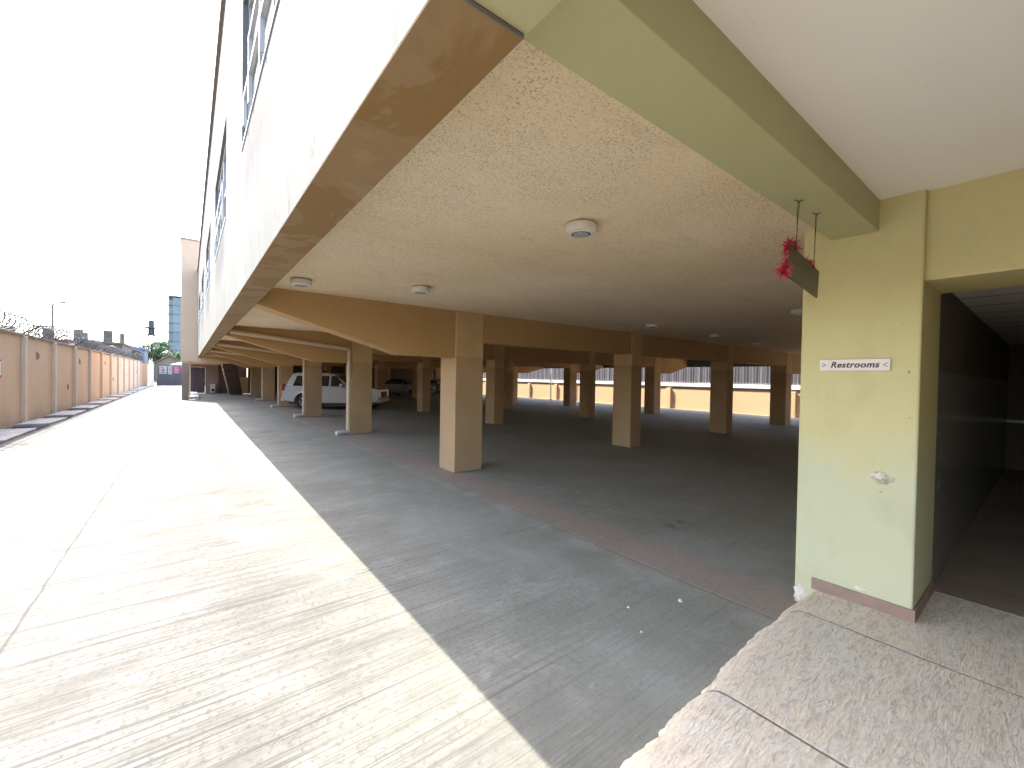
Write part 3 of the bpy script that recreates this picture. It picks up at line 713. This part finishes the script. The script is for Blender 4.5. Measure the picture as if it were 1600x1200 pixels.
q = athing('canopy_tent', 'white peaked canopy tent just behind the gate', 'tent', (-1.3, 72, 0))
k = MB(); k.add([(-1.9, 70, 2.6), (1.4, 70, 2.6), (1.4, 74, 2.6), (-1.9, 74, 2.6), (-.4, 72, 3.15)], [(0, 1, 4), (1, 2, 4), (2, 3, 4), (3, 0, 4)], 'canvas'); k.box(-1.9, 1.4, 69.98, 70, 2.4, 2.6, 'canvas'); k.box(-1.9, -1.88, 70, 74, 2.4, 2.6, 'canvas'); k.build('canopy', q)
for x, y in ((-1.85, 70.05), (1.35, 70.05), (-1.85, 73.95), (1.35, 73.95)):
    k = MB(); k.tube([(x, y, 0), (x, y, 2.58)], .04, 'cap', 8); k.build('leg', q)
q = athing('gable_house', 'small house with a beige gable roof behind the gate', 'house', (-2.2, 88, 0))
k = MB(); k.box(-4.0, -.6, 85.5, 92, 0, 2.9, 'roofb'); k.prism([(-4.0, 2.9), (-.6, 2.9), (-2.3, 4.2)], 'y', 85.5, 92, 'roofb'); k.build('wall', q)
k = MB(); k.prism([(-4.3, 2.8), (-2.3, 4.25), (-.3, 2.8), (-.3, 2.92), (-2.3, 4.4), (-4.3, 2.92)], 'y', 85, 92.4, 'roofb'); k.build('roof', q)
for x in (-3.7, -1.9):
    k = MB(); k.box(x, x+1.1, 85.44, 85.5, 1.1, 2.3, 'glass'); k.build('window', q)

def tree(loc, h, cr, n, seed, label, sq=1.):
    r_ = random.Random(seed); t = thing('leafy_tree', label, 'tree', loc, 0, 'trees behind the gate')
    k = MB(); k.tube([(0, 0, 0), (.1, 0, h*.3), (-.05, .1, h*.55)], [.22, .17, .12], 'bark', 8)
    cl = []
    for i in range(11):
        a = r_.uniform(0, 6.28); d = cr*r_.uniform(.15, .72); z = h*r_.uniform(.5, .92)
        c = Vector((d*math.cos(a), d*math.sin(a), z)); cl.append((c, cr*r_.uniform(.28, .48)))
        k.tube([(-.02, .05, h*.5), (c.x*.5, c.y*.5, (h*.5+z)/2+.1), c], [.09, .05, .02], 'bark', 5)
    k.build('trunk', t)
    k = MB()
    for i in range(n):
        c, rd = r_.choice(cl); v = Vector((r_.gauss(0, 1), r_.gauss(0, 1), r_.gauss(0, 1))).normalized()*rd*r_.uniform(.45, 1.12); v.z *= .75*sq
        p = c+v; a = Vector((r_.gauss(0, 1), r_.gauss(0, 1), r_.gauss(0, 1))).normalized(); b = a.orthogonal().normalized(); s_ = r_.uniform(.10, .22)
        k.add([p-a*s_, p+b*s_*.5, p+a*s_, p-b*s_*.5], [(0, 1, 2, 3)], 'leaf')
    k.build('crown', t); return t
tree((-4.7, 98, 0), 7.3, 2.7, 4600, 1, 'rounded green tree left of the glass tower, under the water tanks')
tree((-1.9, 105, 0), 6.3, 2.1, 2400, 2, 'darker green tree at the foot of the glass tower')
tree((-7.6, 110, 0), 5.2, 1.7, 1500, 3, 'low green tree beside the pale blue house')

q = athing('water_tower', 'dark water tower with two stacked tanks above the round tree', 'water tower', (-6.35, 120, 0))
k = MB(); k.lathe([(.48, 11.3), (.5, 12.5), (.36, 12.75)], (-6.35, 120, 0), 'tank', 16); k.build('tank', q)
k = MB(); k.lathe([(.5, 9.65), (.5, 10.85), (.4, 11.0)], (-6.35, 120, 0), 'tank', 16); k.build('tank', q)
for z in (9.5, 11.1):
    k = MB(); wd = 1.1 if z > 10 else .7; k.box(-6.35-wd, -6.35+wd, 119.2, 120.8, z-.1, z+.16, 'tank')
    for x in (-6.35-wd, -6.35+wd-.06): k.box(x, x+.1, 119.2, 119.3, z+.16, z+.75, 'tank')
    k.build('platform', q)
for x in (-6.8, -5.9):
    for y in (119.6, 120.4):
        k = MB(); k.tube([(x, y, 0), (x, y, 11.1)], .09, 'tank', 6); k.build('leg', q)
q = athing('office_tower', 'distant pale teal glass office tower partly hidden by the pinkish stair tower', 'tower block', (4, 205, 0))
k = MB(); k.box(-5.9, 18, 200, 222, 0, 28.2, 'hr'); k.box(-4.6, 18, 199.4, 200, 0, 29, 'hr'); k.build('glazing', q)
for i in range(9):
    k = MB(); k.box(-6.0, 18.2, 199.2, 222.2, 3.3*i+3, 3.3*i+3.35, 'stone2'); k.build('floor_slab', q)
k = MB()
for x in (-7.3, -6.8): k.box(x, x+.14, 199.8, 200, 0, 28, 'stone2')
for i in range(18): k.box(-7.2, -6.8, 199.85, 199.95, 1.5*i+1, 1.5*i+1.1, 'stone2')
k.build('hoist_mast', q)
q = athing('street_lamp', 'tall grey street lamp with a short arm beyond the razor wire', 'street lamp', (-10.5, 60, 0))
k = MB(); k.tube([(-10.5, 60, 0), (-10.5, 60, 8.0), (-10.35, 60, 8.25), (-10.1, 60, 8.3)], [.11, .09, .06, .05], 'block', 8); k.build('pole', q)
k = MB(); k.box(-10.15, -9.6, 59.85, 60.15, 8.26, 8.42, 'block'); k.build('lamp_head', q, bevel=.05)
q = athing('unfinished_building', 'grey block building left unfinished, stub columns rising over the razor wire', 'building', (-9, 55, 0))
k = MB(); k.box(-16, -4.75, 52, 60, 0, 4.1, 'block'); k.build('wall', q)
k = MB(); k.box(-16.2, -4.65, 51.8, 60.2, 4.1, 4.28, 'block'); k.build('roof_slab', q)
for x, w_, h in ((-9.7, .5, 5.2), (-7.9, .55, 5.25), (-7.35, .3, 5.0), (-6.05, .6, 5.3), (-4.95, .28, 5.1), (-11.8, .5, 5.2)):
    k = MB(); k.box(x, x+w_, 52.2, 52.7, 4.28, h, 'block'); k.build('stub_column', q)
q = athing('blue_house', 'pale blue house with blue sheet roof above the far peach wall', 'house', (-7.4, 90, 0))
k = MB(); k.box(-10.5, -5.45, 88, 95, 0, 5.0, 'bluew'); k.build('wall', q)
k = MB(); k.prism([(-10.8, 5.0), (-5.2, 5.0), (-5.2, 5.15), (-8, 5.9), (-10.8, 5.15)], 'y', 87.6, 95.4, 'tarp'); k.build('roof', q)
k = MB(); k.box(-9.8, -6.0, 86.2, 88, 4.2, 4.32, 'rust'); k.build('awning', q)
for x in (-9.6, -7.6):
    k = MB(); k.box(x, x+1.1, 87.95, 88, 3.0, 4.0, 'glass'); k.build('window', q)
q = athing('rust_roof_house', 'low house with a rusty roof seen over the wall by the unfinished building', 'house', (-6.7, 72, 0))
k = MB(); k.box(-9.5, -5.2, 70, 76, 0, 4.2, 'block'); k.build('wall', q)
k = MB(); k.prism([(-9.8, 4.2), (-4.9, 4.2), (-4.9, 4.3), (-7.3, 4.95), (-9.8, 4.3)], 'y', 69.6, 76.4, 'rust'); k.build('roof', q)

# ------------------------------------------------------------------ cars
def car(label, loc, rz, L, W_, H, wb, rear, body, group=None, sedan=False):
    """x forward from the rear bumper at 0, y to the left, z up"""
    t = thing('parked_car', label, 'car', loc, rz, group)
    hw = W_/2; wr = .37 if not sedan else .32
    xr, xf = rear, rear+wb
    belt = .60*H if not sedan else .66*H
    def arch(cx, r_, n=9): return [(cx+r_*math.cos(math.pi-math.pi*i/(n-1)), wr+r_*math.sin(math.pi-math.pi*i/(n-1))) for i in range(n)]
    A = wr+.07
    sill = .30
    low = [(.06, .42)]+[(xr-A-.02, sill+.02)]+arch(xr, A)+[(xr+A+.02, sill)]+[(xf-A-.02, sill)]+arch(xf, A)+[(xf+A+.02, sill+.04), (L-.06, .40), (L, .62), (L-.02, .56*H), (L-.16, .60*H), (L-1.35, belt+.03), (.14, belt+.02), (.04, .55*H), (.0, .5)]
    k = MB(); n = len(low)
    k.prism([(a, b) for a, b in low], 'y', -hw, hw, body); bd = k.build('body', t, bevel=.085, seg=4)
    # greenhouse, tapering inwards
    if not sedan: gh = [(.12, belt), (.42, H-.06), (.7, H), (L-2.55, H-.01), (L-2.15, H-.08), (L-1.30, belt)]
    else: gh = [(.55, belt), (1.25, H-.04), (1.6, H), (L-2.2, H-.01), (L-1.25, belt)]
    k = MB(); ng = len(gh); tp = lambda z: hw-.03-(z-belt)/(H-belt)*.17
    vs = [(x, -tp(z), z) for x, z in gh]+[(x, tp(z), z) for x, z in gh]
    k.add(vs, [tuple(range(ng)), tuple(range(2*ng-1, ng-1, -1))]+[(i, ng+i, ng+(i+1) % ng, (i+1) % ng) for i in range(ng)], body)
    k.build('cabin', t, bevel=.045, seg=3)
    # side windows
    z0, z1 = belt+.06, H-.15
    if not sedan: spans = [(.52, 1.55, .34), (1.68, 2.62, 0), (2.74, 3.62, 0), (3.72, L-1.62, -.45)] if L > 5.4 else [(.5, 1.3, .3), (1.42, 2.2, 0), (2.3, L-1.62, -.45)]
    else: spans = [(1.0, 1.95, .42), (2.03, L-1.6, -.55)]
    for s_ in (-1, 1):
        for a, b, sk in spans:
            k = MB(); off = .004
            p = [(a, z0), (b, z0), (b+(sk if sk < 0 else 0), z1), (a+(sk if sk > 0 else 0)*.5, z1)]
            ins = [(x, s_*(tp(z)+off), z) for x, z in p]; k.add(ins+[(x, s_*(tp(z)-.02), z) for x, z in p], [(0, 1, 2, 3), (7, 6, 5, 4), (0, 4, 5, 1), (1, 5, 6, 2), (2, 6, 7, 3), (3, 7, 4, 0)], 'carglass')
            k.build('window', t)
    # rear and front screens
    def screen(x0, z0_, x1, z1_, m='carglass'):
        k = MB(); dx = .012 if x0 > L/2 else -.012
        a = tp(z0_)-.10; b = tp(z1_)-.08
        k.add([(x0+dx, -a, z0_), (x0+dx, a, z0_), (x1+dx, b, z1_), (x1+dx, -b, z1_), (x0-dx, -a, z0_), (x0-dx, a, z0_), (x1-dx, b, z1_), (x1-dx, -b, z1_)], [(0, 1, 2, 3), (7, 6, 5, 4), (0, 4, 5, 1), (1, 5, 6, 2), (2, 6, 7, 3), (3, 7, 4, 0)], m); k.build('windscreen' if x0 > L/2 else 'rear_window', t)
    g0, g1 = gh[0], gh[1]; lr = lambda p, q, u: (p[0]+(q[0]-p[0])*u, p[1]+(q[1]-p[1])*u)
    a, b = lr(g0, g1, .14), lr(g0, g1, .9); screen(*a, *b)
    a, b = lr(gh[-1], gh[-2], .1), lr(gh[-1], gh[-2], .95); screen(*a, *b)
    for cx in (xr, xf):
        for s_ in (-1, 1):
            k = MB(); c = (cx, s_*(hw-.12), wr)
            k.lathe([(.20, -.115), (wr-.03, -.115), (wr, -.07), (wr, .07), (wr-.03, .115), (.20, .115)], c, 'tyre', 32, 'y'); w_ = k.build('wheel', t, smooth=True)
            k = MB(); k.lathe([(.215, s_*.06), (.21, s_*.118), (.17, s_*.10), (.05, s_*.085), (.045, s_*.11), (.0, s_*.11)], c, 'rim', 28, 'y')
            for i in range(6):
                an = i*math.pi/3; k.tube([(c[0]+.04*math.cos(an), c[1]+s_*.1, c[2]+.04*math.sin(an)), (c[0]+.2*math.cos(an), c[1]+s_*.112, c[2]+.2*math.sin(an))], .024, 'rim', 5)
            k.build('rim', w_, smooth=True)
    for s_ in (-1, 1):
        if not sedan:
            for cx in (xr, xf):
                k = MB(); pts = arch(cx, A+.02, 13); k.tube([(x, s_*(hw+.0), z) for x, z in pts], .045, body, 6); k.build('arch_flare', t, smooth=True)
            k = MB(); k.tube([(.75, s_*(hw-.28), H+.05), (1.0, s_*(hw-.27), H+.075), (L-2.9, s_*(hw-.27), H+.07), (L-2.65, s_*(hw-.28), H+.03)], .018, 'plast', 6); k.build('roof_rail', t)
        k = MB(); k.box(.02, .13, s_*(hw-.03)-.06, s_*(hw-.03)+.06, .50*H, belt+.16*(0 if sedan else 1)-.02, 'tail'); k.build('tail_light', t, bevel=.02)
        k = MB(); k.box(L-.24, L-.03, s_*(hw-.16)-.15, s_*(hw-.16)+.15, .46*H, .55*H, 'head'); k.build('headlight', t, bevel=.03)
        k = MB(); k.box(L-1.85, L-1.68, s_*(hw+.09)-.1, s_*(hw+.09)+.1, belt+.02, belt+.20, body); k.build('mirror', t, bevel=.04)
        for x in ((1.75, 2.85) if not sedan else (1.7, 2.6)):
            k = MB(); k.box(x, x+.18, s_*(hw+.012)-.015, s_*(hw+.012)+.015, belt-.13, belt-.09, body); k.build('door_handle', t, bevel=.006)
        k = MB(); k.box(xr+A+.05, xf-A-.05, s_*(hw+.02)-.04, s_*(hw+.02)+.04, .24, .31, 'plast'); k.build('running_board', t, bevel=.01)
    k = MB(); k.box(-.06, .12, -hw+.04, hw-.04, .36, .58, body); k.build('rear_bumper', t, bevel=.04)
    k = MB(); k.box(L-.12, L+.05, -hw+.06, hw-.06, .34, .56, body); k.build('front_bumper', t, bevel=.04)
    k = MB(); k.box(L-.03, L+.015, -.5, .5, .60, .50*H, 'plast'); k.build('grille', t, bevel=.01)
    k = MB(); k.box(.3, L-.3, -hw+.08, hw-.08, .22, .36, 'plast'); k.build('underbody', t)
    return t
ang = R_(-36)
u = Vector((math.cos(ang), math.sin(ang))); nrm = Vector((-u.y, u.x))     # left of heading, away from the camera
Lc, Wc = 4.62, 1.86
org = Vector((3.56, 22.68))+nrm*(Wc/2)
car('silver white long wheelbase SUV parked under the building behind the front columns', (org.x, org.y, 0), ang, Lc, Wc, 1.76, 2.82, 1.03, 'carw')
car('dark saloon car parked in the deep shade by the maroon rear wall', (12.9, 34.2, 0), R_(-60), 4.5, 1.76, 1.45, 2.65, .95, 'card', sedan=True)
car('small white car glimpsed in the dark far corner behind the first column', (18.4, 37.3, 0), R_(-75), 4.3, 1.7, 1.45, 2.55, .9, 'carw', sedan=True)

# litter on the shaded concrete
for i, (x, y, s_) in enumerate(((2.46, 1.86, .016), (2.2, 1.9, .010), (1.98, 1.62, .009))):
    pass
rl = random.Random(4)
labs = ['pale plaster crumb lying on the shaded concrete, largest of the crumbs', 'tiny pale crumb on the shaded concrete left of the larger one', 'tiny crumb on the shaded concrete nearest the sunlit edge']
for i, (x, y, s_) in enumerate(((3.0, 1.72, .022), (2.6, 1.9, .012), (2.42, 1.66, .010))):
    k = MB(); vs = []
    ring = 7
    for z, r_ in ((0, 1), (.6, .9), (1, .4)):
        for a in range(ring): f_ = rl.uniform(.6, 1.1); vs.append((x+s_*r_*f_*math.cos(a*6.283/ring), y+s_*r_*f_*math.sin(a*6.283/ring), .001+s_*z*.8))
    fs = [(r0*ring+a, r0*ring+(a+1) % ring, (r0+1)*ring+(a+1) % ring, (r0+1)*ring+a) for r0 in range(2) for a in range(ring)]+[tuple(range(2*ring, 3*ring)), tuple(range(ring))[::-1]]
    k.add(vs, fs, 'stone'); tag(k.build('plaster_crumb'), labs[i], 'debris', 'crumbs on the concrete')

# ------------------------------------------------------------------ light, sky, camera
el = R_(51.3); hx, hy = -.382, .924                       # horizontal direction towards the sun
to_sun = Vector((hx*math.cos(el), hy*math.cos(el), math.sin(el)))
sd = bpy.data.lights.new('sun', 'SUN'); sd.energy = 2.0; sd.angle = R_(.5); sd.color = (1, .945, .85)
so = bpy.data.objects.new('sun', sd); COL.objects.link(so); so.rotation_euler = (-to_sun).to_track_quat('-Z', 'Y').to_euler(); so.location = (0, 30, 40)
wd = bpy.data.worlds.new('World'); S.world = wd; wd.use_nodes = True
nt = wd.node_tree; sky = nt.nodes.new('ShaderNodeTexSky'); sky.sky_type = 'NISHITA'; sky.sun_disc = False
sky.sun_elevation = el; sky.sun_rotation = math.atan2(hx, hy); sky.air_density = 1.; sky.dust_density = 2.5; sky.ozone_density = 1.
bg = nt.nodes['Background']; bg.inputs['Strength'].default_value = .15; nt.links.new(sky.outputs[0], bg.inputs['Color'])

cam = bpy.data.cameras.new('camera'); co = bpy.data.objects.new('camera', cam); COL.objects.link(co); S.camera = co
cam.sensor_width = 36; cam.sensor_fit = 'HORIZONTAL'; cam.lens = 36*655/1600; cam.clip_start = .05; cam.clip_end = 2000
def dcam(px, py): return Vector((px-800, -(py-600), -655))
Yv = dcam(294, 581).normalized(); Xv = dcam(1652, 604); Xv = (Xv-Yv*Xv.dot(Yv)).normalized(); Zv = Xv.cross(Yv)
rot = Matrix((Xv, Yv, Zv))                                  # camera -> world
co.matrix_world = Matrix.Translation((0, 0, 1.7)) @ rot.to_4x4()

S.view_settings.view_transform = 'Standard'; S.view_settings.look = 'None'; S.view_settings.exposure = 2.9; S.view_settings.gamma = 1
S.render.engine = 'CYCLES'; S.cycles.use_denoising = True
S.cycles.max_bounces = 10; S.cycles.diffuse_bounces = 7; S.cycles.glossy_bounces = 3
for o in bpy.data.objects:
    if 'abs' in o: del o['abs']
